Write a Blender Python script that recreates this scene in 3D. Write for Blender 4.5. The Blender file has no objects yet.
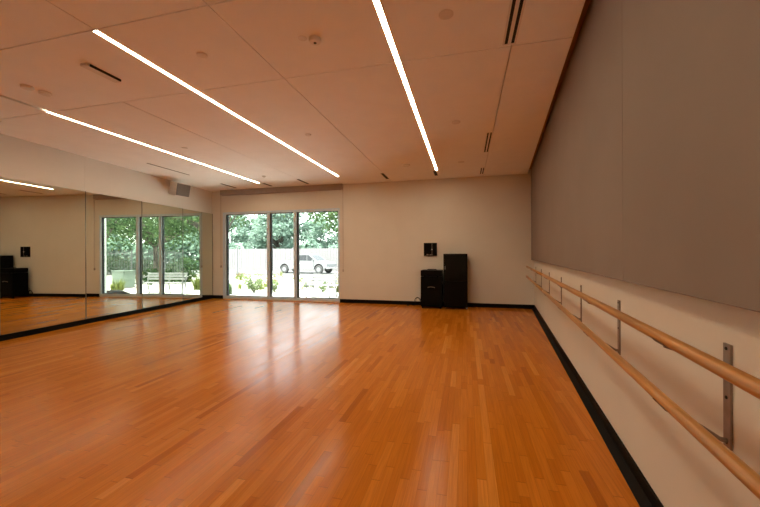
import bpy, bmesh, math, random
from mathutils import Vector, Matrix, Quaternion
PI = math.pi
sc = bpy.context.scene
col = sc.collection
rnd = random.Random(7)

# ------------------------------------------------------------------ materials
def new_mat(name):
    m = bpy.data.materials.new(name); m.use_nodes = True
    nt = m.node_tree
    return m, nt, nt.nodes['Principled BSDF']

def noise_col(nt, c1, c2, scale=8.0, detail=4.0, stretch=None, coord='Object', lo=.35, hi=.65):
    tc = nt.nodes.new('ShaderNodeTexCoord'); src = tc.outputs[coord]
    if stretch:
        mp = nt.nodes.new('ShaderNodeMapping'); mp.inputs['Scale'].default_value = stretch
        nt.links.new(src, mp.inputs['Vector']); src = mp.outputs['Vector']
    n = nt.nodes.new('ShaderNodeTexNoise'); n.inputs['Scale'].default_value = scale; n.inputs['Detail'].default_value = detail
    nt.links.new(src, n.inputs['Vector'])
    r = nt.nodes.new('ShaderNodeValToRGB')
    r.color_ramp.elements[0].color = (*c1, 1); r.color_ramp.elements[1].color = (*c2, 1)
    r.color_ramp.elements[0].position = lo; r.color_ramp.elements[1].position = hi
    nt.links.new(n.outputs['Fac'], r.inputs['Fac'])
    return n, r

def mat(name, c, rough=.5, metal=0., var=.06, scale=8., bump=0., stretch=None, spec=.5, bscale=None):
    m, nt, b = new_mat(name)
    c1 = tuple(x * (1 - var) for x in c); c2 = tuple(min(1, x * (1 + var)) for x in c)
    n, r = noise_col(nt, c1, c2, scale, stretch=stretch)
    nt.links.new(r.outputs['Color'], b.inputs['Base Color'])
    b.inputs['Roughness'].default_value = rough; b.inputs['Metallic'].default_value = metal
    b.inputs['Specular IOR Level'].default_value = spec
    if bump:
        bn = nt.nodes.new('ShaderNodeBump'); bn.inputs['Strength'].default_value = bump; bn.inputs['Distance'].default_value = .002
        n2, _ = noise_col(nt, c1, c2, bscale or scale * 20)
        nt.links.new(n2.outputs['Fac'], bn.inputs['Height']); nt.links.new(bn.outputs['Normal'], b.inputs['Normal'])
    return m

def emit_mat(name, c, s):
    m, nt, b = new_mat(name)
    b.inputs['Base Color'].default_value = (.8, .8, .8, 1)
    b.inputs['Emission Color'].default_value = (*c, 1); b.inputs['Emission Strength'].default_value = s
    return m

def floor_mat():
    m, nt, b = new_mat('maple_strip_floor')
    N = nt.nodes.new; L = nt.links.new
    def mth(op, a, bb=None):
        n = N('ShaderNodeMath'); n.operation = op
        for i, v in enumerate((a, bb)):
            if v is None: continue
            if isinstance(v, (int, float)): n.inputs[i].default_value = v
            else: L(v, n.inputs[i])
        return n.outputs[0]
    tc = N('ShaderNodeTexCoord'); sx = N('ShaderNodeSeparateXYZ'); L(tc.outputs['Object'], sx.inputs[0])
    x = mth('DIVIDE', sx.outputs['X'], .057); row = mth('FLOOR', x); fx = mth('FRACT', x)
    w1 = N('ShaderNodeTexWhiteNoise'); w1.noise_dimensions = '1D'; L(row, w1.inputs['W'])
    off = mth('MULTIPLY', w1.outputs['Value'], 37.3)
    y = mth('ADD', mth('DIVIDE', sx.outputs['Y'], 1.3), off); idx = mth('FLOOR', y); fy = mth('FRACT', y)
    # split each length once more at random so that boards differ in length
    cb = N('ShaderNodeCombineXYZ'); L(row, cb.inputs[0]); L(idx, cb.inputs[1])
    w2 = N('ShaderNodeTexWhiteNoise'); w2.noise_dimensions = '2D'; L(cb.outputs[0], w2.inputs['Vector'])
    cut = mth('ADD', mth('MULTIPLY', w2.outputs['Value'], .8), .1)
    side = mth('GREATER_THAN', fy, cut)
    cb2 = N('ShaderNodeCombineXYZ'); L(row, cb2.inputs[0]); L(idx, cb2.inputs[1]); L(side, cb2.inputs[2])
    w3 = N('ShaderNodeTexWhiteNoise'); w3.noise_dimensions = '3D'; L(cb2.outputs[0], w3.inputs['Vector'])
    ramp = N('ShaderNodeValToRGB'); cr = ramp.color_ramp
    stops = [(0, FL[0]), (.08, FL[1]), (.5, FL[2]), (.93, FL[3]), (1, FL[4])]
    cr.elements[0].position = 0; cr.elements[0].color = (*stops[0][1], 1)
    cr.elements[1].position = 1; cr.elements[1].color = (*stops[-1][1], 1)
    for p, c in stops[1:-1]:
        e = cr.elements.new(p); e.color = (*c, 1)
    L(w3.outputs['Value'], ramp.inputs['Fac'])
    # grain
    mp = N('ShaderNodeMapping'); mp.inputs['Scale'].default_value = (60, 2.2, 1); L(tc.outputs['Object'], mp.inputs['Vector'])
    addv = N('ShaderNodeVectorMath'); addv.operation = 'ADD'; L(mp.outputs[0], addv.inputs[0])
    sc3 = N('ShaderNodeVectorMath'); sc3.operation = 'SCALE'; sc3.inputs['Scale'].default_value = 20; L(w3.outputs['Color'], sc3.inputs[0]); L(sc3.outputs[0], addv.inputs[1])
    gn = N('ShaderNodeTexNoise'); gn.inputs['Scale'].default_value = 1.5; gn.inputs['Detail'].default_value = 6; gn.inputs['Distortion'].default_value = .6
    L(addv.outputs[0], gn.inputs['Vector'])
    gr = N('ShaderNodeMapRange'); gr.inputs['From Min'].default_value = .3; gr.inputs['From Max'].default_value = .7
    gr.inputs['To Min'].default_value = .86; gr.inputs['To Max'].default_value = 1.08; L(gn.outputs['Fac'], gr.inputs['Value'])
    mul = N('ShaderNodeVectorMath'); mul.operation = 'SCALE'; L(ramp.outputs['Color'], mul.inputs[0]); L(gr.outputs[0], mul.inputs['Scale'])
    # seams between boards
    sm = mth('LESS_THAN', fx, .035)
    sy = mth('LESS_THAN', mth('ABSOLUTE', mth('SUBTRACT', fy, cut)), .003)
    sy2 = mth('LESS_THAN', fy, .005)
    seam = mth('MAXIMUM', sm, mth('MAXIMUM', sy, sy2))
    k = mth('SUBTRACT', 1, mth('MULTIPLY', seam, .26))
    mul2 = N('ShaderNodeVectorMath'); mul2.operation = 'SCALE'; L(mul.outputs[0], mul2.inputs[0]); L(k, mul2.inputs['Scale'])
    L(mul2.outputs[0], b.inputs['Base Color'])
    rr = N('ShaderNodeMapRange'); rr.inputs['To Min'].default_value = FLR[0]; rr.inputs['To Max'].default_value = FLR[1]
    L(w3.outputs['Value'], rr.inputs['Value']); L(rr.outputs[0], b.inputs['Roughness'])
    b.inputs['Specular IOR Level'].default_value = FLR[2]
    # slight cupping of each board
    n2 = N('ShaderNodeTexNoise'); n2.inputs['Scale'].default_value = 6; n2.inputs['Detail'].default_value = 2; L(tc.outputs['Object'], n2.inputs['Vector'])
    hsum = mth('ADD', mth('MULTIPLY', n2.outputs['Fac'], 1.), mth('MULTIPLY', w3.outputs['Value'], .25))
    bp = N('ShaderNodeBump'); bp.inputs['Strength'].default_value = .12; bp.inputs['Distance'].default_value = .004
    L(hsum, bp.inputs['Height']); L(bp.outputs['Normal'], b.inputs['Normal'])
    return m

def glass_mat(name, tint, refl):
    m = bpy.data.materials.new(name); m.use_nodes = True; nt = m.node_tree; nt.nodes.clear()
    o = nt.nodes.new('ShaderNodeOutputMaterial'); mx = nt.nodes.new('ShaderNodeMixShader')
    t = nt.nodes.new('ShaderNodeBsdfTransparent'); t.inputs['Color'].default_value = (*tint, 1)
    g = nt.nodes.new('ShaderNodeBsdfGlossy'); g.inputs['Roughness'].default_value = .01
    fr = nt.nodes.new('ShaderNodeFresnel'); fr.inputs['IOR'].default_value = refl
    nt.links.new(fr.outputs[0], mx.inputs[0]); nt.links.new(t.outputs[0], mx.inputs[1]); nt.links.new(g.outputs[0], mx.inputs[2])
    nt.links.new(mx.outputs[0], o.inputs['Surface'])
    return m

def leaf_mat(name, c1, c2, scale=3., trans=.45):
    m = bpy.data.materials.new(name); m.use_nodes = True; nt = m.node_tree; nt.nodes.clear()
    o = nt.nodes.new('ShaderNodeOutputMaterial'); mx = nt.nodes.new('ShaderNodeMixShader'); mx.inputs[0].default_value = trans
    d = nt.nodes.new('ShaderNodeBsdfDiffuse'); t = nt.nodes.new('ShaderNodeBsdfTranslucent')
    n, r = noise_col(nt, c1, c2, scale, 3)
    nt.links.new(r.outputs['Color'], d.inputs['Color']); nt.links.new(r.outputs['Color'], t.inputs['Color'])
    nt.links.new(d.outputs[0], mx.inputs[1]); nt.links.new(t.outputs[0], mx.inputs[2]); nt.links.new(mx.outputs[0], o.inputs['Surface'])
    return m

# ---- tuning block
STRIP_C, STRIP_S = (1, .785, .51), 44.0
SUN_S, SKY_S = 21.0, 1.15
EXPO = 0.29
FL = [(.37, .105, .006), (.50, .157, .009), (.55, .178, .012), (.59, .20, .017), (.66, .255, .034)]
FLR = (.17, .26, .15)
WALL_C, CEIL_C, FAB_C = (.73, .72, .68), (.93, .94, .94), (.27, .227, .207)
MIRROR_C = (.70, .74, .66)

M = {}
M['floor'] = floor_mat()
M['reveal'] = mat('brown_reveal', (.34, .17, .08), .7, var=.08)
M['wall'] = mat('painted_wall', WALL_C, .6, var=.015, scale=2, bump=.05, bscale=300)
M['ceil'] = mat('ceiling_board', CEIL_C, .8, var=.015, scale=3)
M['fabric'] = mat('acoustic_fabric', FAB_C, .9, var=.04, scale=1.2, bump=.3, bscale=700, spec=.1)
M['rubber'] = mat('black_rubber', (.003, .003, .003), .5, var=.2, spec=.08)
M['black'] = mat('black_laminate', (.0025, .0025, .0025), .45, var=.2, spec=.08)
M['blackglass'] = mat('smoked_glass', (.002, .0028, .0023), .12, var=.1, spec=.2)
M['blackplastic'] = mat('black_plastic', (.004, .004, .004), .5, var=.2, spec=.1)
M['chrome'] = mat('chrome', (.75, .75, .76), .15, 1., var=.03)
M['steel'] = mat('grey_steel', (.30, .26, .23), .42, .85, var=.08, scale=30)
M['oak'] = mat('barre_wood', (.47, .225, .062), .33, var=.22, scale=3, stretch=(14, .6, 14))
M['alu'] = mat('silver_aluminium', (.60, .76, .92), .4, .0, var=.03)
M['gasket'] = mat('black_gasket', (.02, .025, .03), .6)
M['glass'] = glass_mat('window_glass', (.95, .99, .97), 1.25)
M['shade'] = mat('shade_fascia', (.42, .38, .37), .6, var=.04)
M['mirror'] = new_mat('mirror_silver')[0]
_b = M['mirror'].node_tree.nodes['Principled BSDF']
_b.inputs['Base Color'].default_value = (*MIRROR_C, 1); _b.inputs['Metallic'].default_value = 1; _b.inputs['Roughness'].default_value = 0.0
M['backing'] = mat('mirror_backing', (.10, .11, .10), .5)
M['lens'] = emit_mat('lit_lens', STRIP_C, STRIP_S)
M['white'] = mat('white_plastic', (.78, .76, .73), .45, var=.02)
M['grille'] = mat('grey_grille', (.17, .155, .15), .6, var=.25, scale=160)
M['slot'] = mat('dark_slot', (.012, .010, .009), .8)
M['bark'] = mat('bark', (.06, .052, .042), .9, var=.35, scale=6, bump=.6, bscale=30, stretch=(4, 4, .8))
M['ground'] = mat('pale_gravel', (.62, .59, .54), .95, var=.3, scale=9)
M['road'] = mat('pale_concrete', (.12, .12, .12), .9, var=.06, scale=.7)
M['kerb'] = mat('brown_kerb', (.11, .075, .055), .9, var=.15)
M['fencedark'] = mat('dark_iron', (.13, .14, .135), .6)
M['fencepale'] = mat('pale_pickets', (.19, .182, .183), .8, var=.08)
M['bench'] = mat('pale_bench_metal', (.19, .195, .19), .5, .1)
M['utility'] = mat('pale_green_cabinet', (.12, .155, .13), .6)
M['car'] = mat('white_car_paint', (.20, .205, .21), .3, var=.01)
M['carglass'] = mat('car_window', (.05, .054, .058), .25, spec=.15)
M['tyre'] = mat('tyre_rubber', (.05, .05, .05), .8)
M['stone'] = mat('dark_stone', (.012, .012, .012), .9, var=.3)
M['lamp'] = mat('white_lamp_post', (.22, .22, .22), .6)
M['redlight'] = mat('red_lamp', (.2, .03, .03), .3)
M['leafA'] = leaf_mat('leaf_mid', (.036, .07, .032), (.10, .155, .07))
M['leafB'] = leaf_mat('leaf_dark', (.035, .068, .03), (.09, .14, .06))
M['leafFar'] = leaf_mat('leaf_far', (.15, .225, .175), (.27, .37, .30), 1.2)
M['leafY'] = leaf_mat('leaf_yellow', (.11, .135, .035), (.19, .22, .08), 9)
M['leafG'] = leaf_mat('leaf_shrub', (.12, .17, .075), (.23, .29, .15), 9)
M['flower'] = mat('rust_flower', (.14, .07, .045), .8)

# ------------------------------------------------------------------ geometry helpers
class MB:
    def __init__(s): s.bm = bmesh.new()
    def box(s, c, d, rz=0., rot=None, bev=0.):
        R = rot if rot is not None else Matrix.Rotation(rz, 3, 'Z')
        vs = []
        for z in (-1, 1):
            for x, y in ((-1, -1), (1, -1), (1, 1), (-1, 1)):
                vs.append(s.bm.verts.new(Vector(c) + R @ Vector((x * d[0] / 2, y * d[1] / 2, z * d[2] / 2))))
        fs = [s.bm.faces.new([vs[i] for i in q]) for q in ((3, 2, 1, 0), (4, 5, 6, 7), (0, 1, 5, 4), (1, 2, 6, 5), (2, 3, 7, 6), (3, 0, 4, 7))]
        if bev:
            es = list({e for f in fs for e in f.edges})
            bmesh.ops.bevel(s.bm, geom=es, offset=bev, segments=2, profile=.6, affect='EDGES')
        return s
    def b2(s, lo, hi, bev=0.):
        return s.box([(a + b) / 2 for a, b in zip(lo, hi)], [abs(b - a) for a, b in zip(lo, hi)], bev=bev)
    def prism(s, pts, z0, z1):
        lo = [s.bm.verts.new((x, y, z0)) for x, y in pts]; hi = [s.bm.verts.new((x, y, z1)) for x, y in pts]
        s.bm.faces.new(lo[::-1]); s.bm.faces.new(hi); n = len(pts)
        for i in range(n): s.bm.faces.new((lo[i], lo[(i + 1) % n], hi[(i + 1) % n], hi[i]))
        return s
    def prism_w(s, y0, y1, toe, back, z1, z0):     # sloping toe of the cove base along the right wall
        q = [[s.bm.verts.new((RX(y, o), y, z)) for o, z in ((toe, 0), (toe, z0), (back, .03), (back, 0))] for y in (y0, y1)]
        for i in range(4): s.bm.faces.new((q[0][i], q[0][(i + 1) % 4], q[1][(i + 1) % 4], q[1][i]))
        s.bm.faces.new(q[0][::-1]); s.bm.faces.new(q[1]); return s
    def prism_y(s, pts, y0, y1):     # outline in x,z pushed along y
        lo = [s.bm.verts.new((x, y0, z)) for x, z in pts]; hi = [s.bm.verts.new((x, y1, z)) for x, z in pts]
        s.bm.faces.new(lo); s.bm.faces.new(hi[::-1]); n = len(pts)
        for i in range(n): s.bm.faces.new((lo[(i + 1) % n], lo[i], hi[i], hi[(i + 1) % n]))
        return s
    def tube(s, path, rad, seg=12, caps=True):
        P = [Vector(p) for p in path]; rr = rad if isinstance(rad, (list, tuple)) else [rad] * len(P)
        rings = []; up = None
        for i, p in enumerate(P):
            t = ((P[i + 1] - p) if i == 0 else (p - P[i - 1]) if i == len(P) - 1 else (P[i + 1] - P[i - 1])).normalized()
            if up is None: up = t.orthogonal().normalized()
            up = (up - t * up.dot(t))
            up = up.normalized() if up.length > 1e-5 else t.orthogonal().normalized()
            w = t.cross(up)
            rings.append([s.bm.verts.new(p + (up * math.cos(a) + w * math.sin(a)) * rr[i]) for a in (2 * PI * k / seg for k in range(seg))])
        for a, b in zip(rings, rings[1:]):
            for k in range(seg): s.bm.faces.new((a[k], a[(k + 1) % seg], b[(k + 1) % seg], b[k]))
        if caps: s.bm.faces.new(rings[0][::-1]); s.bm.faces.new(rings[-1])
        return s
    def lathe(s, prof, c=(0, 0, 0), seg=20, axis='Z', cap=True):
        Rm = {'Z': Matrix.Identity(3), 'X': Matrix.Rotation(PI / 2, 3, 'Y'), 'Y': Matrix.Rotation(-PI / 2, 3, 'X')}[axis]
        rings = [[s.bm.verts.new(Vector(c) + Rm @ Vector((r * math.cos(a), r * math.sin(a), z))) for a in (2 * PI * k / seg for k in range(seg))] for r, z in prof]
        for a, b in zip(rings, rings[1:]):
            for k in range(seg): s.bm.faces.new((a[k], a[(k + 1) % seg], b[(k + 1) % seg], b[k]))
        if cap: s.bm.faces.new(rings[0][::-1]); s.bm.faces.new(rings[-1])
        return s
    def leaf(s, p, n, size, asp=.55):
        t = n.orthogonal().normalized(); t.rotate(Quaternion(n, rnd.uniform(0, 6.28))); w = n.cross(t)
        a = size / 2; b = a * asp
        vs = [s.bm.verts.new(p + v) for v in (t * -a, w * -b + n * b * .3, t * a, w * b + n * b * .3)]
        s.bm.faces.new(vs)
    def blade(s, p, d, length, width, bend):
        side = Vector((-d.y, d.x, 0)); k = 4; prev = None
        for i in range(k + 1):
            t = i / k; q = p + Vector((0, 0, 1)) * length * (t - bend * t * t * .4) + d * (bend * length * t * t)
            w = side * width * (1 - t) * .5 + side * .001
            cur = (s.bm.verts.new(q - w), s.bm.verts.new(q + w))
            if prev: s.bm.faces.new((prev[0], prev[1], cur[1], cur[0]))
            prev = cur
    def build(s, name, m, parent=None, smooth=False, loc=None, rz=0.):
        bmesh.ops.recalc_face_normals(s.bm, faces=s.bm.faces) if not smooth == 'leaf' else None
        me = bpy.data.meshes.new(name); s.bm.to_mesh(me); s.bm.free()
        me.materials.append(m)
        if smooth is True:
            me.polygons.foreach_set('use_smooth', [True] * len(me.polygons))
            try: me.set_sharp_from_angle(angle=math.radians(40))
            except Exception: pass
        o = bpy.data.objects.new(name, me); col.objects.link(o)
        if parent: o.parent = parent
        if loc: o.location = loc
        if rz: o.rotation_euler.z = rz
        return o

def tag(o, label=None, cat=None, group=None, kind=None):
    if label: o['label'] = label
    if cat: o['category'] = cat
    if group: o['group'] = group
    if kind: o['kind'] = kind
    return o
def empty(name, loc=(0, 0, 0), rz=0., label=None, cat=None, group=None, kind=None):
    o = bpy.data.objects.new(name, None); o.empty_display_size = .1
    o.location = loc; o.rotation_euler.z = rz; col.objects.link(o)
    return tag(o, label, cat, group, kind)
def copy_tree(o, parent=None):
    c = o.copy(); col.objects.link(c)
    if parent: c.parent = parent
    for ch in list(o.children): copy_tree(ch, c)
    return c
def struct(o): o['kind'] = 'structure'; return o

# ------------------------------------------------------------------ room
D, H, YF, ZT = 9.075, 3.33, -3.0, 3.75
RS, R0 = .0934, 1.617
LS, L0 = -.0885, -7.714
def RX(y, off=0.): return R0 + RS * (y - D) - off
def LX(y, off=0.): return L0 + LS * (y - D) + off
RA, LA = math.atan(-RS), math.atan(-LS)       # rz that carries +y along each side wall

struct(MB().prism([(LX(YF) - .2, YF - .2), (RX(YF) + .2, YF - .2), (RX(D) + .2, D + .2), (LX(D) - .2, D + .2)], -.08, 0).build('floor', M['floor']))
struct(MB().prism([(RX(YF), YF), (RX(D), D), (RX(D) + .2, D), (RX(YF) + .2, YF)], 0, ZT).build('wall_right', M['wall']))
wl = struct(MB().prism([(LX(YF), YF), (LX(YF) - .2, YF), (LX(D) - .2, D), (LX(D), D)], 0, ZT).build('wall_left', M['wall']))
struct(MB().b2((LX(YF) - .2, YF - .2, 0), (RX(YF) + .2, YF, ZT)).build('wall_front', M['wall']))
WX0, WX1, WZ0, WZ1 = -7.31, -3.46, .03, 2.665
mb = MB()
mb.b2((LX(D) - .25, D, 0), (WX0, D + .25, ZT)); mb.b2((WX1, D, 0), (RX(D) + .25, D + .25, ZT))
mb.b2((WX0, D, WZ1), (WX1, D + .25, ZT)); mb.b2((WX0, D, -.1), (WX1, D + .25, WZ0))
struct(mb.build('wall_back', M['wall']))
# ceiling boards with open joints, a dark void above
def cell(mb, x0, x1, y0, y1, g=.006):
    f0 = x0 if callable(x0) else (lambda y, v=x0: v + g)
    f1 = x1 if callable(x1) else (lambda y, v=x1: v - g)
    a, b = y0 + g, y1 - g
    mb.prism([(f0(a), a), (f1(a), a), (f1(b), b), (f0(b), b)], H, H + .03)
mb = MB()
CL = lambda y: LX(y); CR = lambda y: RX(y, .145)
XJ0, XJ1, XJ2 = -4.25, -1.955, .42
for a, b in ((CL, XJ0), (XJ0, XJ1), (XJ1, XJ2), (XJ2, CR)): cell(mb, a, b, 3.43, D)
for a, b in ((CL, -5.547), (-5.487, XJ1), (XJ1, XJ2), (XJ2, CR)): cell(mb, a, b, 2.27, 3.43)
for a, b in ((CL, -5.547), (-5.487, -3.115), (-3.115, XJ1), (XJ1, XJ2), (XJ2, CR)): cell(mb, a, b, YF, 2.27)
struct(mb.build('ceiling', M['ceil']))
struct(MB().prism([(LX(YF) - .2, YF - .2), (RX(YF) + .2, YF - .2), (RX(D) + .25, D + .25), (LX(D) - .25, D + .25)], ZT, ZT + .15).build('roof', M['wall']))
# brown reveal trim closing the gap between ceiling and right wall
struct(MB().prism([(RX(YF, .185), YF), (RX(YF), YF), (RX(D), D), (RX(D, .185), D)], H + .115, H + .135).prism([(RX(YF, .185), YF), (RX(YF, .175), YF), (RX(D, .175), D), (RX(D, .185), D)], H + .03, H + .115).build('trim_1', M['reveal']))
# upper left wall cladding with its joint
for i, (a, b) in enumerate(((YF, 2.5), (2.504, 3.80), (3.804, 5.154), (5.158, D))):
    struct(MB().prism([(LX(a, .014), a), (LX(a), a), (LX(b), b), (LX(b, .014), b)], 2.635, H).build('trim_%d' % (i + 2), M['wall']))
# baseboards
struct(MB().prism([(RX(YF, .012), YF), (RX(YF), YF), (RX(D), D), (RX(D, .012), D)], 0, .102).prism_w(YF, D, .062, .012, .014, .004).build('baseboard_right', M['rubber']))
struct(MB().prism([(LX(YF, .03), YF), (LX(YF), YF), (LX(D), D), (LX(D, .03), D)], 0, .095).build('baseboard_left', M['rubber']))
struct(MB().b2((LX(D, .03), D - .014, 0), (WX0, D, .1)).b2((WX1, D - .014, 0), (RX(D, .014), D, .1)).build('baseboard_back', M['rubber']))

# window
wn = empty('window_1', ((WX0 + WX1) / 2, D, WZ0), kind='structure')
def wloc(x0, x1, y0, y1, z0, z1): c = wn.location; return ((x0 - c.x, y0 - c.y, z0 - c.z), (x1 - c.x, y1 - c.y, z1 - c.z))
mb = MB(); fy0, fy1 = D - .004, D + .13
for q in ((WX0, WX0 + .09, WZ0, WZ1), (WX1 - .05, WX1, WZ0, WZ1), (WX0 + .09, WX1 - .05, WZ1 - .065, WZ1), (WX0 + .09, WX1 - .05, WZ0, WZ0 + .06)):
    mb.b2(*wloc(q[0], q[1], fy0, fy1, q[2], q[3]))
mb.build('frame', M['alu'], wn)
for xm in (-5.725, -4.838):
    MB().b2(*wloc(xm - .055, xm + .03, fy0, fy1, WZ0 + .06, WZ1 - .065)).build('mullion', M['alu'], wn)
for a, b in ((WX0 + .09, -5.78), (-5.695, -4.893), (-4.808, WX1 - .05)):
    g = MB(); t = .035
    z0, z1 = WZ0 + .06, WZ1 - .065
    for q in ((a, a + t, z0, z1), (b - .012, b, z0, z1), (a + t, b - .012, z1 - .02, z1), (a + t, b - .012, z0, z0 + .015)):
        g.b2(*wloc(q[0], q[1], fy0 + .05, fy1 - .01, q[2], q[3]))
    gk = g.build('gasket', M['gasket'], wn)
    MB().b2(*wloc(a + t, b - .012, fy0 + .085, fy0 + .091, z0 + .015, z1 - .02)).build('pane', M['glass'], wn)

# fabric wall panels
def wall_thing(name, y0, y1, z0, z1, off0, off1, m, label, cat, side='R', bev=.004):
    F = RX if side == 'R' else LX
    rz = RA if side == 'R' else LA
    yc = (y0 + y1) / 2; L = (y1 - y0) / math.cos(rz); sgn = -1 if side == 'R' else 1
    o = MB().box((sgn * (off0 + off1) / 2, 0, (z1 - z0) / 2), (abs(off1 - off0), L, z1 - z0), bev=bev).build(name, m, loc=(F(yc), yc, z0), rz=rz)
    return tag(o, label, cat)
wall_thing('acoustic_panel', -2.95, 2.364, 1.206, 3.44, 0, .070, M['fabric'], 'near grey fabric wall panel above the barre, this side of the seam', 'wall panel')
wall_thing('acoustic_panel', 2.366, 9.04, 1.206, 3.44, 0, .070, M['fabric'], 'far grey fabric wall panel above the barre, reaching the back corner', 'wall panel')

# wall mirrors, each sheet shimmed a little out of line with the wall
MIR = [(-.08, 2.504, 3.80, 'mirror sheet at the very left edge of the photo'),
       (-.070, 3.808, 5.156, 'largest-looking mirror sheet showing black boxes and a wall plate'),
       (-.056, 5.164, 6.463, 'mirror sheet showing the left part of the reflected window and its frame'),
       (-.055, 6.471, 7.786, 'mirror sheet showing the reflected bench and tree trunk'),
       (-.068, 7.794, 9.06, 'narrow mirror sheet nearest the back corner')]
for s, y0, y1, lab in MIR:
    yc = (y0 + y1) / 2; rz = math.atan(-s)
    r = empty('wall_mirror', (LX(yc, .026), yc, .097), rz, 'frameless ' + lab, 'mirror', 'mirror sheets along the left wall')
    L = (y1 - y0)
    MB().box((.003, 0, 1.269), (.006, L, 2.538)).build('mirror_glass', M['mirror'], r)
    MB().box((.004, L / 2 - .007, 1.269), (.010, .015, 2.538)).build('edge_strip', M['backing'], r)
    MB().box((-.004, 0, 1.269), (.007, L - .01, 2.528)).build('backing', M['backing'], r)

# roller shade
rs = empty('roller_shade', (-5.335, D, H), label='retracted roller shade in a grey box at the ceiling above the window', cat='roller shade')
MB().b2((-1.985, -.11, -.145), (1.985, -.004, 0), bev=.003).build('fascia', M['shade'], rs)
MB().tube([(-1.95, -.05, -.15), (1.95, -.05, -.15)], .012, 10).build('hem_bar', M['shade'], rs, True)
for x, z in ((1.995, -2.42), (-1.995, -2.33)):
    ch = MB().tube([(x, -.05, -.03), (x, -.05, z), (x, -.062, z - .012), (x, -.074, z), (x, -.074, -.03)], .0035, 6).build('pull_chain', M['shade'], rs, True)
    MB().b2((x - .011, -.085, z - .04), (x + .011, -.039, z + .03), bev=.004).build('chain_weight', M['shade'], ch)

# linear lights
def strip(x, y0, y1, label):
    r = empty('linear_ceiling_light', (x, (y0 + y1) / 2, H), 0, label, 'ceiling light', 'linear ceiling lights')
    L = y1 - y0
    MB().box((0, 0, -.002), (.047, L, .006)).build('lens', M['lens'], r)
    t = MB()
    for s in (-1, 1): t.box((s * .0265, 0, -.0025), (.006, L + .014, .009)); t.box((0, s * (L / 2 + .0035), -.0025), (.047, .007, .009))
    t.build('trim_rail', M['white'], r)
strip(-.665, -2.6, 8.09, 'long lit ceiling strip nearest the right wall')
strip(-3.12, 2.275, 8.08, 'middle lit ceiling strip, starting at a cross joint')
strip(-5.515, 3.40, 8.29, 'lit ceiling strip nearest the mirrors, at the end of a dark groove')

# slot diffusers
def diffuser(x, y0, y1, label, w=.085, n=2):
    r = empty('slot_diffuser', (x, (y0 + y1) / 2, H), 0, label, 'air vent', 'linear slot air vents')
    L = y1 - y0
    f = MB(); t = w * .15
    for s in (-1, 1): f.box((s * (w / 2 - t / 2), 0, -.0005), (t, L, .003)); f.box((0, s * (L / 2 - t / 2), -.0005), (w - 2 * t, t, .003))
    if n == 2: f.box((0, 0, -.0005), (w * .26, L - 2 * t, .003))
    f.build('frame', M['white'], r)
    MB().box((0, 0, .0), (w - 2 * t, L - 2 * t, .003)).build('slot', M['slot'], r)
diffuser(.395, 1.2, 3.40, 'long black twin-slot air vent at the top edge, right of the bright strip', .12)
diffuser(.375, 5.79, 6.91, 'mid-length twin-slot air vent beside the right-hand ceiling joint', .10)
diffuser(.37, 8.15, 8.80, 'short twin-slot air vent at the back, close to the right corner', .10)
diffuser(-.72, 8.17, 8.68, 'short air vent just past the end of the right bright strip', .10, 1)
diffuser(-1.985, 8.06, 8.74, 'short air vent at the back end of the middle ceiling joint', .10, 1)
diffuser(-4.27, 8.12, 8.78, 'short air vent above the middle of the window shade', .10, 1)
diffuser(-5.42, 8.33, 8.78, 'short air vent just past the end of the strip nearest the mirrors', .10, 1)
diffuser(-6.58, 8.08, 8.76, 'short air vent in the back left ceiling corner', .10, 1)
diffuser(-6.605, 5.85, 7.03, 'long thin air vent above the mirrors, before the loudspeaker', .06, 1)
diffuser(-6.62, 2.6, 3.50, 'dark air vent at the left edge above the mirrors', .07, 1)
# small surface unit with one dark slit
r = empty('ceiling_sensor', (-3.765, 2.82, H), 0, 'white oblong ceiling unit with one dark slit, left of the middle strip', 'ceiling sensor')
MB().box((-.012, 0, -.012), (.085, .36, .024), bev=.005).build('housing', M['white'], r)
MB().box((.036, .01, -.011), (.014, .32, .022)).build('slit', M['slot'], r)

# round ceiling devices
def disc(name, x, y, rad, h, label, cat, dot=False, m='white'):
    r = empty(name, (x, y, H), 0, label, cat)
    MB().lathe([(rad, .004), (rad, 0), (rad, -h * .5), (rad * .86, -h * .9), (rad * .5, -h)], seg=24).build('housing', M[m], r, True)
    if dot: MB().lathe([(rad * .24, -h * .9), (rad * .24, -h * 1.12), (rad * .12, -h * 1.2)], seg=16).build('lens', M['slot'], r, True)
disc('smoke_detector', -1.325, 2.868, .055, .035, 'white round detector with a dark centre, left of the right bright strip', 'smoke detector', True)
disc('ceiling_sensor', -1.43, 2.83, .04, .006, 'flat pale ceiling disc touching the dark-centred detector', 'ceiling sensor')
disc('sprinkler_cover', -.153, 2.84, .06, .008, 'flat ceiling disc between the bright strip and the long black vent', 'sprinkler cover')
disc('sprinkler_cover', -2.502, 2.82, .05, .010, 'flat ceiling disc right of the start of the middle strip', 'sprinkler cover')
disc('sprinkler_cover', -2.50, 5.135, .05, .018, 'bright little ceiling disc between middle strip and middle joint', 'sprinkler cover')
disc('smoke_detector', -1.284, 7.46, .09, .03, 'round detector at the back, just left of the right bright strip', 'smoke detector')
disc('sprinkler_cover', -.142, 5.21, .065, .015, 'flat ceiling disc right of the bright strip, halfway to the back', 'sprinkler cover')
disc('sprinkler_cover', -.103, 7.52, .07, .010, 'flat ceiling disc right of the bright strip, close to the back wall', 'sprinkler cover')
disc('sprinkler_cover', -4.904, 7.59, .045, .03, 'dark little ceiling stud above the window, between two strips', 'sprinkler cover', True)
disc('sprinkler_cover', -5.0, 5.2, .05, .010, 'flat ceiling disc between the two left strips', 'sprinkler cover')
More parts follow.
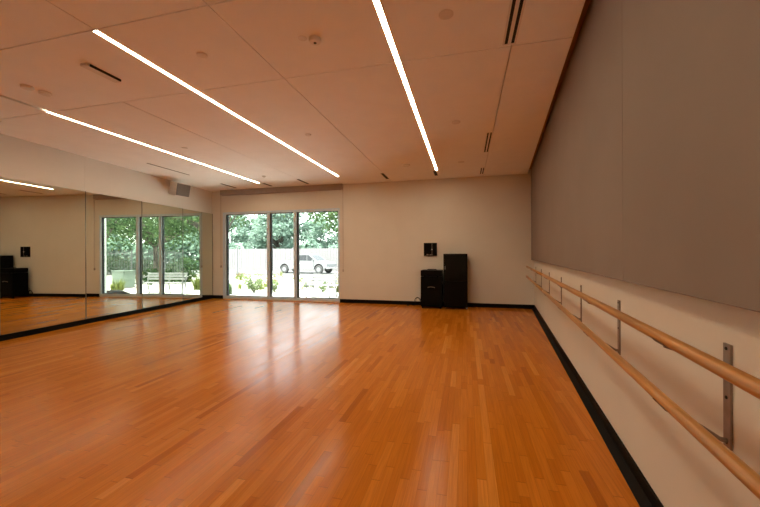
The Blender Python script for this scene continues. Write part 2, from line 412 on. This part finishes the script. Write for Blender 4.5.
disc('smoke_detector', -4.92, 2.84, .06, .03, 'left one of two paired round detectors by the dark ceiling groove', 'smoke detector')
disc('smoke_detector', -4.90, 3.0, .06, .03, 'right one of two paired round detectors by the dark ceiling groove', 'smoke detector')

# wall loudspeaker on its bracket
SRZ = math.radians(82)
sp = empty('wall_speaker', (-7.165, 7.40, 3.05), SRZ, 'white wall loudspeaker with grey grille above the mirrors', 'loudspeaker')
tilt = Matrix.Rotation(math.radians(13), 3, 'X')
mb = MB()
pts = [(-.20, .0), (.20, .0), (.15, .33), (-.15, .33)]
lo = [mb.bm.verts.new(tilt @ Vector((x, y, -.165))) for x, y in pts]; hi = [mb.bm.verts.new(tilt @ Vector((x, y, .165))) for x, y in pts]
mb.bm.faces.new(lo[::-1]); mb.bm.faces.new(hi)
for i in range(4): mb.bm.faces.new((lo[i], lo[(i + 1) % 4], hi[(i + 1) % 4], hi[i]))
bmesh.ops.bevel(mb.bm, geom=list(mb.bm.edges), offset=.012, segments=2, affect='EDGES')
mb.build('cabinet', M['white'], sp)
MB().box(tilt @ Vector((0, -.006, 0)), (.375, .014, .305), rot=tilt, bev=.005).build('grille', M['grille'], sp)
inv = Matrix.Rotation(-SRZ, 3, 'Z')
wallp = inv @ (Vector((LX(7.36, .02), 7.36, 3.11)) - Vector(sp.location))
MB().tube([tilt @ Vector((0, .31, 0)), tilt @ Vector((0, .345, 0)), wallp], .02, 10).build('arm', M['white'], sp, True)
MB().box(wallp, (.02, .11, .14), rot=Matrix.Rotation(LA - SRZ, 3, 'Z'), bev=.003).build('wall_plate', M['white'], sp)

# ------------------------------------------------------------------ barres (local axes: x out of wall towards room, y along wall)
def barre(y0, y1, brackets, label):
    ym = (y0 + y1) / 2
    c = math.cos(RA)
    r = empty('ballet_barre', (RX(ym), ym, 0), RA, label, 'ballet barre', 'wall barres')
    L = (y1 - y0) / c; OFF = .19
    for nm, z in (('upper_rail', 1.055), ('lower_rail', .822)):
        MB().tube([(-OFF, -L / 2, z), (-OFF, -L / 2 + .006, z), (-OFF, L / 2 - .006, z), (-OFF, L / 2, z)], [.016, .021, .021, .016], 20).build(nm, M['oak'], r, True)
    for yb in brackets:
        y = (yb - ym) / c
        b = MB().box((-.004, y, .866), (.008, .042, .372), bev=.002).build('bracket', M['steel'], r)
        for zt, za in ((1.031, .975), (.798, .705)):
            a = MB()
            a.tube([(-.008, y, za), (-.03, y, za + .004), (-.15, y, zt - .012), (-OFF, y, zt)], [.009, .009, .009, .009], 8)
            a.build('arm', M['steel'], b, True)
            s = MB()
            k = 8
            # saddle plate curved under the rail
            ring = []
            for i in range(k + 1):
                t = PI + .45 + (PI - .9) * i / k
                for rr in (.0215, .0245): ring.append((rr * math.cos(t), rr * math.sin(t)))
            zc = zt + .024
            V = [[s.bm.verts.new((-OFF + px, y + dy, zc + pz)) for px, pz in ring] for dy in (-.045, .045)]
            for i in range(k):
                i0 = 2 * i
                for q in ((V[0][i0 + 1], V[0][i0 + 3], V[1][i0 + 3], V[1][i0 + 1]), (V[0][i0], V[1][i0], V[1][i0 + 2], V[0][i0 + 2]),
                          (V[0][i0], V[0][i0 + 2], V[0][i0 + 3], V[0][i0 + 1]), (V[1][i0], V[1][i0 + 1], V[1][i0 + 3], V[1][i0 + 2])): s.bm.faces.new(q)
            s.build('saddle', M['steel'], b)
        for zs in (1.035, .86, .70):
            MB().lathe([(.006, 0), (.006, .003), (.003, .005)], (-.0105, y, zs), 10, 'X').build('screw', M['slot'], b)
barre(-2.2, 5.42, [-.90, .29, 1.488, 2.68, 3.86, 5.06], 'near double wooden wall barre on steel brackets, running out of the photo')
barre(5.47, 8.74, [6.27, 7.46, 8.62], 'far double wooden wall barre ending near the back corner')

# ------------------------------------------------------------------ black cases at the back wall
def caster(parent, x, y, m='blackplastic'):
    c = MB().lathe([(.012, -.012), (.028, -.010), (.030, 0), (.028, .010), (.012, .012)], (x, y, .03), 16, 'X').build('caster', M[m], parent, True)
    f = MB().box((x - .018, y, .04), (.004, .03, .045)).box((x + .018, y, .04), (.004, .03, .045)).box((x, y, .062), (.045, .05, .006))
    f.build('fork', M['chrome' if m == 'chrome' else 'blackplastic'], c)
tr = empty('equipment_rack', (-.262, 8.775, 0), 0, 'tall black equipment rack on wheels at the back wall', 'equipment rack')
MB().b2((-.288, -.22, .05), (.288, .22, 1.365), bev=.01).build('cabinet', M['black'], tr)
mb = MB().b2((-.268, -.238, .70), (.268, -.221, 1.345), bev=.004); gd = mb.build('door', M['blackglass'], tr)
MB().b2((-.25, -.245, .98), (-.238, -.2381, 1.06), bev=.002).build('handle', M['chrome'], gd)
mb = MB().b2((-.268, -.238, .09), (.268, -.221, .69), bev=.004); pn = mb.build('drawer', M['black'], tr)
MB().lathe([(.014, .0), (.014, .008), (.006, .012)], (-.255, -.238, .655), 12, 'Y').build('lock', M['chrome'], pn)
for s in (-1, 1):
    MB().b2((s * .288 - .004, -.06, 1.0), (s * .288 + .004, .06, 1.04), bev=.002).build('side_handle', M['blackplastic'], tr)
for x, y in ((-.24, -.18), (.27, -.205), (-.24, .18), (.25, .18)): caster(tr, x, y, 'chrome' if y < 0 else 'blackplastic')
bx = empty('equipment_case', (-.85, 8.775, 0), 0, 'short black road case with lid, left of the tall rack', 'equipment case')
MB().b2((-.262, -.22, .05), (.262, .22, .80), bev=.012).build('body', M['black'], bx)
ld = MB().b2((-.265, -.222, .806), (.265, .222, .955), bev=.02).build('lid', M['black'], bx)
MB().tube([(-.12, -.02, .955), (-.10, -.02, .972), (.10, -.02, .972), (.12, -.02, .955)], .008, 8).build('top_handle', M['blackplastic'], ld, True)
for z in (.79,):
    for s in (-1, 1): MB().b2((s * .16 - .02, -.228, .77), (s * .16 + .02, -.219, .84), bev=.003).build('latch', M['blackplastic'], bx)
MB().tube([(-.085, -.222, .52), (-.08, -.245, .535), (0, -.25, .545), (.08, -.245, .535), (.085, -.222, .52)], .008, 8).build('handle', M['steel'], bx, True)
MB().b2((-.23, -.226, .13), (.23, -.2205, .45), bev=.003).build('front_panel', M['blackplastic'], bx)
for x, y in ((-.22, -.18), (.22, -.18), (-.22, .18), (.22, .18)): caster(bx, x, y)
# cable loop behind the case
cp = []
for i in range(46):
    a = i / 45 * 2 * PI * 2.3
    cp.append((-1.25 + .075 * math.cos(a), 8.98 - .012 * i / 45 - .03, .115 + .09 * math.sin(a) + .02 * i / 45))
tag(MB().tube([(-1.12, 9.0, .3), (-1.16, 8.98, .25)] + cp + [(-1.32, 8.97, .02), (-1.40, 8.93, .008)], .006, 6).build('power_cable', M['blackplastic'], None, True),
    'coiled dark cable low on the wall left of the short case', 'cable')
# wall plate
wp = empty('wall_plate', (-.918, D, 1.48), 0, 'square black connector plate on the back wall above the cases', 'wall plate')
MB().b2((-.172, -.03, -.172), (.172, 0, .172), bev=.004).build('box', M['black'], wp)
MB().b2((.038, -.034, -.12), (.048, -.0301, .165)).build('strip', M['steel'], wp)
MB().lathe([(.016, 0), (.016, .006), (.008, .008)], (.042, -.036, .0), 12, 'Y').build('knob', M['white'], wp)
MB().b2((-.10, -.034, -.155), (-.05, -.0301, -.125)).build('button', M['steel'], wp)
MB().b2((-.02, -.034, -.15), (.06, -.0301, -.13)).build('connector', M['steel'], wp)

# ------------------------------------------------------------------ outside
G, GR = -.12, -.36
struct(MB().prism([(-14, D + .25), (7, D + .25), (9, 21.6), (-22, 21.6)], -.4, G).build('ground', M['ground']))
struct(MB().b2((-90, 21.9, -.6), (70, 95, GR)).build('road', M['road']))
struct(MB().b2((-70, 21.6, -.5), (60, 21.9, G + .03)).build('kerb', M['kerb']))
struct(MB().b2((-60, D + .3, -.7), (60, 21.6, -.42)).build('lawn', M['ground']))

def make_tree(name, loc, h, crown, leaf_n, lsize, lm, label, cat='tree', group=None, trunk_h=2.0, tr_r=.17, clumps=26, seed=1, flat=.6, branch=True):
    R = random.Random(seed)
    r = empty(name, loc, R.uniform(0, 6), label, cat, group)
    mb = MB()
    top = Vector((0, 0, trunk_h))
    mb.tube([(0, 0, -.1), (0, 0, .15), (.03, .02, trunk_h * .5), top], [tr_r * 1.5, tr_r * 1.1, tr_r, tr_r * .9], 10)
    cents = []
    for i in range(clumps):
        a = R.uniform(0, 2 * PI); el = R.uniform(-.45, 1.)
        rad = crown * (.45 + .55 * R.random()) * math.cos(max(-.3, el) * 1.2)
        cents.append(Vector((rad * math.cos(a), rad * math.sin(a), trunk_h + (h - trunk_h) * (.38 + .55 * el))))
    if branch:
        for c in cents[:14]:
            mid = top.lerp(c, .5) + Vector((R.uniform(-.2, .2), R.uniform(-.2, .2), .25))
            mb.tube([top - Vector((0, 0, .1)), top.lerp(mid, .5) + Vector((0, 0, .1)), mid, c], [tr_r * .62, tr_r * .45, tr_r * .3, tr_r * .1], 7)
    mb.build('trunk', M['bark'], r, True)
    lf = MB(); per = leaf_n // clumps; cr = crown * .42
    for c in cents:
        for _ in range(per):
            d = Vector((R.gauss(0, 1), R.gauss(0, 1), R.gauss(0, 1))).normalized() * (R.random() ** .5) * cr
            d.z *= flat
            n = Vector((R.gauss(0, 1), R.gauss(0, 1), R.gauss(.6, 1))).normalized()
            lf.leaf(c + d, n, lsize * R.uniform(.6, 1.3))
    lf.build('foliage', lm, r, 'leaf')
    return r
make_tree('shade_tree', (1.55, 17.2, G), 6.4, 4.3, 9000, .20, M['leafA'], 'spreading tree with forked trunk behind the bench, seen in the mirror', trunk_h=2.0, tr_r=.125, clumps=52, seed=4, flat=.6)
make_tree('shade_tree', (-3.6, 15.2, G), 6.0, 3.6, 6500, .20, M['leafB'], 'dark tree overhanging the top right of the window', trunk_h=2.5, tr_r=.16, clumps=34, seed=9, flat=.55)
make_tree('garden_tree', (-15.6, 19.3, G), 6.6, 2.9, 5200, .22, M['leafB'], 'green tree at the left edge of the window view', trunk_h=2.3, tr_r=.14, clumps=30, seed=5, flat=.7)
make_tree('shade_tree', (7.6, 19.6, G), 6.4, 4.0, 6000, .22, M['leafA'], 'leafy tree right of the forked one, at the left of the mirrored view', trunk_h=2.2, tr_r=.15, clumps=34, seed=15, flat=.6)
# far row of trees beyond the road
protos = []
xs = [-45, -40.5, -36, -31.5, -27, -22.5, -18.5, -14, -9, -3, 3, 9, 15, 21.5, 28]
for i, x in enumerate(xs):
    y = 41 + 3.2 * math.sin(i * 2.1)
    if i < 3:
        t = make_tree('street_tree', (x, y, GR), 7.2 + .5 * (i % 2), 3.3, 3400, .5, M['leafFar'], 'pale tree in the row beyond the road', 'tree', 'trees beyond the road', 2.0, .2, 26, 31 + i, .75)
        protos.append(t)
    else:
        t = copy_tree(protos[i % 3]); t.location = (x, y, GR); t.rotation_euler.z = i * 1.7
        s = (.92, 1.05, .85, 1.0)[i % 4]; t.scale = (s, s, s)
# low undergrowth hedge
def hedge(x0, x1, y, h, n, label, m):
    lf = MB(); R = random.Random(int(x0 * 10) + 3)
    ls = .6 if x1 - x0 > 20 else .26
    for _ in range(n):
        x = R.uniform(x0, x1); hh = h * (.75 + .25 * math.sin(x * 1.3) * math.sin(x * .7 + 1))
        p = Vector((x, y + R.gauss(0, .5), GR + hh * R.random() ** .7))
        lf.leaf(p - Vector(((x0 + x1) / 2, y, GR)), Vector((R.gauss(0, 1), R.gauss(-.4, 1), R.gauss(.5, 1))).normalized(), ls)
    o = lf.build('hedge', m, None, 'leaf', ((x0 + x1) / 2, y, GR)); tag(o, label, 'hedge')
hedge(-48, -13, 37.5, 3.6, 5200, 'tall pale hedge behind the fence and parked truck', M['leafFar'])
hedge(-4, 3.2, 33, .6, 700, 'low hedge right of the bright gap in the mirrored view', M['leafB'])
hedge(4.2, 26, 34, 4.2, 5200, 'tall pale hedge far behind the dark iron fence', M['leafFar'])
hedge(2.6, 13.5, 23.2, 1.75, 2600, 'ivy hedge growing close behind the dark iron fence', M['leafA'])
hedge(-1.9, 1.0, 15.9, 1.0, 900, 'low green hedge behind the right end of the mirrored bench', M['leafA'])

# fences
def picket_fence(name, p0, p1, z0, h, m, gap, pw, label, rails=(.12, .88), round_=False, board=False):
    p0, p1 = Vector((*p0, z0)), Vector((*p1, z0)); d = p1 - p0; L = d.length; rz = math.atan2(d.y, d.x)
    r = empty(name, p0, rz, label, 'fence')
    mb = MB(); n = int(L / gap)
    for i in range(n + 1): mb.box((i * gap, .03 * (i % 2) if board else 0, h / 2), (pw, .022, h))
    k = mb.build('picket_row', m, r); k['kind'] = 'stuff'
    for t in rails: MB().b2((0, .045 if board else .012, h * t - .025), (L, .08 if board else .045, h * t + .025)).build('rail', m, r)
    for i in range(int(L / 2.4) + 1): MB().box((i * 2.4, .12 if board else .06, h * .52), (.07, .07, h * 1.04)).build('post', m, r)
picket_fence('iron_fence', (13.5, 19.7), (2.1, 21.1), G, 1.8, M['fencedark'], .115, .022, 'dark iron picket fence behind the mirrored tree')
picket_fence('picket_fence', (-34, 32.6), (-9.5, 31.2), GR, 2.27, M['fencepale'], .15, .152, 'pale picket fence behind the parked pickup truck', (.15, .8), board=True)

# park bench
bn = empty('park_bench', (-4.40, 10.82, G), math.radians(-3), 'pale metal park bench outside the window', 'bench')
for i, y in enumerate((-.20, -.10, 0, .10, .20)): MB().b2((-.9, y - .038, .42), (.9, y + .038, .445), bev=.004).build('seat_slat', M['bench'], bn)
for z in (.56, .66, .755): MB().box((0, .27 + (z - .5) * .2, z), (1.8, .022, .075), rot=Matrix.Rotation(-.2, 3, 'X'), bev=.004).build('back_slat', M['bench'], bn)
for x in (-.86, 0, .86):
    MB().tube([(x, -.22, 0), (x, -.20, .41)], .022, 8).build('leg', M['bench'], bn, True)
    MB().tube([(x, .34, 0), (x, .24, .41), (x, .34, .80)], .022, 8).build('leg', M['bench'], bn, True)
    MB().tube([(x, -.22, .41), (x, .24, .41)], .018, 8).build('seat_support', M['bench'], bn, True)
for x in (-.88, .88):
    MB().tube([(x, -.21, .41), (x, -.23, .58), (x, -.17, .635), (x, .1, .64), (x, .29, .66)], .02, 8).build('armrest', M['bench'], bn, True)

# utility cabinet
ut = empty('utility_cabinet', (-.72, 12.75, G), math.radians(6), 'pale green utility cabinet by the mirrored fence', 'utility cabinet')
MB().b2((-.33, -.26, .05), (.33, .26, .74), bev=.01).build('body', M['utility'], ut)
MB().b2((-.35, -.28, .74), (.35, .28, .79), bev=.012).build('lid', M['utility'], ut)
dr = MB().b2((-.29, -.272, .09), (.29, -.259, .70), bev=.004).build('door', M['utility'], ut)
MB().b2((.22, -.284, .36), (.25, -.2725, .46), bev=.002).build('handle', M['gasket'], dr)
MB().b2((-.37, -.3, 0), (.37, .3, .05)).build('base', M['road'], ut)
# dark stone by the sill
mb = MB(); bmesh.ops.create_icosphere(mb.bm, subdivisions=3, radius=1)
for v in mb.bm.verts:
    k = 1 + .12 * math.sin(v.co.x * 5 + v.co.y * 3) + .08 * math.sin(v.co.y * 7 + v.co.z * 4); v.co = Vector((v.co.x * .55 * k, v.co.y * .28 * k, max(-.02, v.co.z * .17 * k)))
tag(mb.build('rock', M['stone'], None, True, (-2.55, 10.5, G)), 'low dark rock outside at the bottom left of the mirrored window', 'rock')

# street lamp
lp = empty('street_lamp', (-17.5, 23.3, GR), math.radians(14), 'pale lamp post with curved arm at the left of the window', 'street lamp')
MB().tube([(0, 0, 0), (0, 0, .5), (0, 0, 2.05)], [.14, .09, .08], 10).build('post', M['lamp'], lp, True)
MB().tube([(0, 0, 2.05), (.04, 0, 2.28), (.18, 0, 2.44), (.36, 0, 2.42), (.46, 0, 2.28)], .055, 8).build('arm', M['lamp'], lp, True)
MB().lathe([(.05, .2), (.16, .02), (.15, 0), (.05, -.03)], (.46, 0, 2.10), 14).build('lamp_head', M['lamp'], lp, True)

# pickup truck
pk = empty('pickup_truck', (-14.12, 28.15, GR), math.radians(-6), 'white pickup truck parked in front of the pale fence', 'truck')
W = .92; FW = 1.98; RW = -1.5
def arch(cx, r, z, n=10): return [(cx - r * math.cos(PI * i / n), z + r * math.sin(PI * i / n)) for i in range(n + 1)]
prof = [(-2.6, .55), (-2.05, .45)] + arch(RW, .46, .42) + [(-.95, .40), (1.45, .40)] + arch(FW, .46, .42) + [(2.50, .46), (2.72, .52), (2.76, .85), (2.60, .98), (1.75, 1.10), (-.2, 1.12), (-2.6, 1.10)]
MB().prism_y(prof, -W, W).build('body', M['car'], pk)
cab = [(1.78, 1.08), (1.0, 1.68), (.8, 1.72), (-.05, 1.70), (-.24, 1.1)]
cb = MB().prism_y(cab, -W * .88, W * .88).build('cab', M['car'], pk)
for s in (-1, 1):
    y = s * W * .885
    MB().prism_y([(1.52, 1.15), (.98, 1.60), (.80, 1.63), (.80, 1.15)], min(y, y + s * .012), max(y, y + s * .012)).build('window', M['carglass'], cb)
    MB().prism_y([(.74, 1.15), (.74, 1.63), (.04, 1.61), (-.10, 1.15)], min(y, y + s * .012), max(y, y + s * .012)).build('window', M['carglass'], cb)
    MB().b2((1.4, s * (W + .02), 1.1), (1.52, s * (W + .16), 1.24), bev=.02).build('side_mirror', M['car'], pk)
    MB().b2((2.6, s * .62 - .16, .78), (2.75, s * .62 + .16, .92), bev=.02).build('headlight', M['chrome'], pk)
    MB().b2((-2.63, s * .82 - .07, .72), (-2.59, s * .82 + .07, 1.0), bev=.01).build('taillight', M['redlight'], pk)
    MB().b2((.1, s * W - .005, .92), (.25, s * W + .02, .95)).build('door_handle', M['chrome'], pk)
ws = MB(); dx, dz = .78, -.60; nx, nz = .61, .79
for q in ((.10, .93),):
    P = [(1.0 + dx * t + nx * o, 1.68 + dz * t + nz * o) for t, o in ((q[0], .002), (q[1], .002), (q[1], .014), (q[0], .014))]
    ws.prism_y(P, -W * .78, W * .78)
ws.build('windshield', M['carglass'], cb)
MB().b2((-2.72, -.85, .48), (-2.6, .85, .62), bev=.02).build('bumper', M['chrome'], pk)
MB().b2((2.70, -.88, .44), (2.86, .88, .62), bev=.03).build('bumper', M['chrome'], pk)
for x in (RW, FW):
    for s in (-1, 1):
        w = MB().lathe([(.20, -.11), (.34, -.11), (.375, -.07), (.375, .07), (.34, .11), (.20, .11)], (x, s * (W - .10), .375), 24, 'Y').build('wheel', M['tyre'], pk, True)
        MB().lathe([(.05, -.125), (.20, -.115), (.20, .115), (.05, .125)], (x, s * (W - .10), .375), 20, 'Y').build('rim', M['car'], w, True)

# planting
def blades_plant(name, loc, n, h, spread, m, label, group, flower=0, wide=.02):
    R = random.Random(int(loc[0] * 100) + int(loc[1] * 37))
    r = empty(name, loc, 0, label, 'plant', group)
    mb = MB()
    for _ in range(n):
        a = R.uniform(0, 2 * PI); d = Vector((math.cos(a), math.sin(a), 0))
        mb.blade(d * R.uniform(0, spread * .45), d, h * R.uniform(.55, 1.05), wide * R.uniform(.7, 1.4), R.uniform(.1, .6))
    mb.build('leaves', m, r, 'leaf')
    if flower:
        f = MB()
        for _ in range(flower):
            a = R.uniform(0, 2 * PI); q = R.uniform(0, spread * .7)
            f.lathe([(.004, -.03), (.022, 0), (.012, .02)], (q * math.cos(a), q * math.sin(a), h * R.uniform(.6, .95)), 6)
        f.build('flowers', M['flower'], r)
    return r
def shrub(loc, rad, h, n, m, label, lsize=.07):
    R = random.Random(int(loc[0] * 91)); r = empty('shrub', loc, 0, label, 'shrub')
    st = MB()
    tips = []
    for i in range(16):
        a = R.uniform(0, 6.28); t = Vector((math.cos(a) * rad * R.uniform(.3, 1), math.sin(a) * rad * R.uniform(.3, 1), h * R.uniform(.55, 1)))
        st.tube([(0, 0, 0), t * .5 + Vector((0, 0, .05)), t], [.012, .008, .003], 5); tips.append(t)
    st.build('stems', M['bark'], r, True)
    lf = MB()
    for _ in range(n):
        t = R.choice(tips) * R.uniform(.25, 1.05)
        p = t + Vector((R.gauss(0, .06), R.gauss(0, .06), R.gauss(0, .05))); p.z = max(.02, p.z)
        lf.leaf(p, Vector((R.gauss(0, 1), R.gauss(0, 1), R.gauss(.5, 1))).normalized(), lsize * R.uniform(.6, 1.4), .45)
    lf.build('foliage', m, r, 'leaf')
blades_plant('grass_clump', (-8.62, 10.95, G), 190, .78, .42, M['leafB'], 'tall dark green grass clump at the window bottom left', None, 0, .022)
shrub((-7.95, 11.6, G), .52, .74, 1300, M['leafG'], 'round light green shrub in the left window pane')
shrub((-7.25, 11.9, G), .22, .42, 260, M['leafG'], 'small airy shrub in the middle window pane')
shrub((-5.35, 12.2, G), .30, .50, 420, M['leafG'], 'small shrub in front of the bench, right window pane')
blades_plant('yellow_plant', (-4.78, 12.5, G), 130, .72, .35, M['leafY'], 'yellow-green upright plant right of the bench in the mirror', None, 0, .03)
blades_plant('yellow_plant', (-4.72, 13.6, G), 110, .60, .35, M['leafY'], 'yellow-green plant at the right edge of the mirrored window', None, 0, .03)
blades_plant('yellow_plant', (-1.35, 11.9, G), 120, .58, .40, M['leafY'], 'yellow-green plant beside the utility cabinet in the mirror', None, 0, .03)
blades_plant('yellow_plant', (-1.0, 12.0, G), 70, .40, .35, M['leafY'], 'low yellow-green plant in front of the utility cabinet', None, 0, .03)
first = None
R5 = random.Random(12)
for i in range(46):
    # scattered low flowering plants across the bed
    y = R5.uniform(12.6, 20.8); x = R5.uniform(-.80 * y + .5, -.40 * y + .3) if i < 34 else R5.uniform(-2.5, 7)
    if i >= 34: y = R5.uniform(14, 18.5)
    if first is None or i % 12 == 0:
        src = blades_plant('flowering_plant', (x, y, G), 46, .34, .40, M['leafY'] if i % 24 == 0 else M['leafG'], 'low yellow-green plant in the gravel bed', 'low plants in the gravel bed', 5, .022); first = src
    else:
        c = copy_tree(first); c.location = (x, y, G); c.rotation_euler.z = i * 1.1; k = R5.uniform(.7, 1.3); c.scale = (k, k, k)

# ------------------------------------------------------------------ light, sky, camera
w = bpy.data.worlds.new('sky'); sc.world = w; w.use_nodes = True
nt = w.node_tree; bg = nt.nodes['Background']
sk = nt.nodes.new('ShaderNodeTexSky'); sk.sky_type = 'NISHITA'; sk.sun_disc = False
sk.sun_elevation = math.radians(52); sk.sun_rotation = math.radians(200); sk.air_density = 1.; sk.dust_density = 3.0; sk.ozone_density = 1
mixw = nt.nodes.new('ShaderNodeMix'); mixw.data_type = 'RGBA'; mixw.inputs[0].default_value = .8
nt.links.new(sk.outputs[0], mixw.inputs[6]); mixw.inputs[7].default_value = (3.7, 3.75, 3.7, 1)
nt.links.new(mixw.outputs[2], bg.inputs['Color']); bg.inputs['Strength'].default_value = SKY_S
sl = bpy.data.lights.new('sun', 'SUN'); sl.energy = SUN_S; sl.angle = math.radians(1.5); sl.color = (1, .96, .9)
so = bpy.data.objects.new('sun', sl); col.objects.link(so)
so.rotation_euler = Vector((.12, .30, -1)).to_track_quat('-Z', 'Y').to_euler()

cam = bpy.data.cameras.new('camera'); co = bpy.data.objects.new('camera', cam); col.objects.link(co); sc.camera = co
cam.sensor_width = 36; cam.sensor_fit = 'HORIZONTAL'; cam.lens = 341.85 / 760 * 36; cam.clip_end = 400; cam.clip_start = .02
yaw, pit, roll = .2474, -.0002, -.004
Fv = Vector((-math.sin(yaw) * math.cos(pit), math.cos(yaw) * math.cos(pit), math.sin(pit)))
Rt = Vector((math.cos(yaw), math.sin(yaw), 0)); Up = Rt.cross(Fv)
Rr = Rt * math.cos(roll) + Up * math.sin(roll); Ur = Up * math.cos(roll) - Rt * math.sin(roll)
mw = Matrix((( Rr.x, Ur.x, -Fv.x, 0), (Rr.y, Ur.y, -Fv.y, 0), (Rr.z, Ur.z, -Fv.z, 1.38), (0, 0, 0, 1)))
co.matrix_world = mw

sc.view_settings.view_transform = 'Standard'; sc.view_settings.look = 'None'; sc.view_settings.gamma = 1
sc.view_settings.use_curve_mapping = False; sc.view_settings.exposure = EXPO
cy = sc.cycles
cy.use_denoising = True; cy.max_bounces = 12; cy.diffuse_bounces = 7; cy.glossy_bounces = 6; cy.transparent_max_bounces = 16
cy.sample_clamp_indirect = 8; cy.caustics_reflective = True; cy.caustics_refractive = False
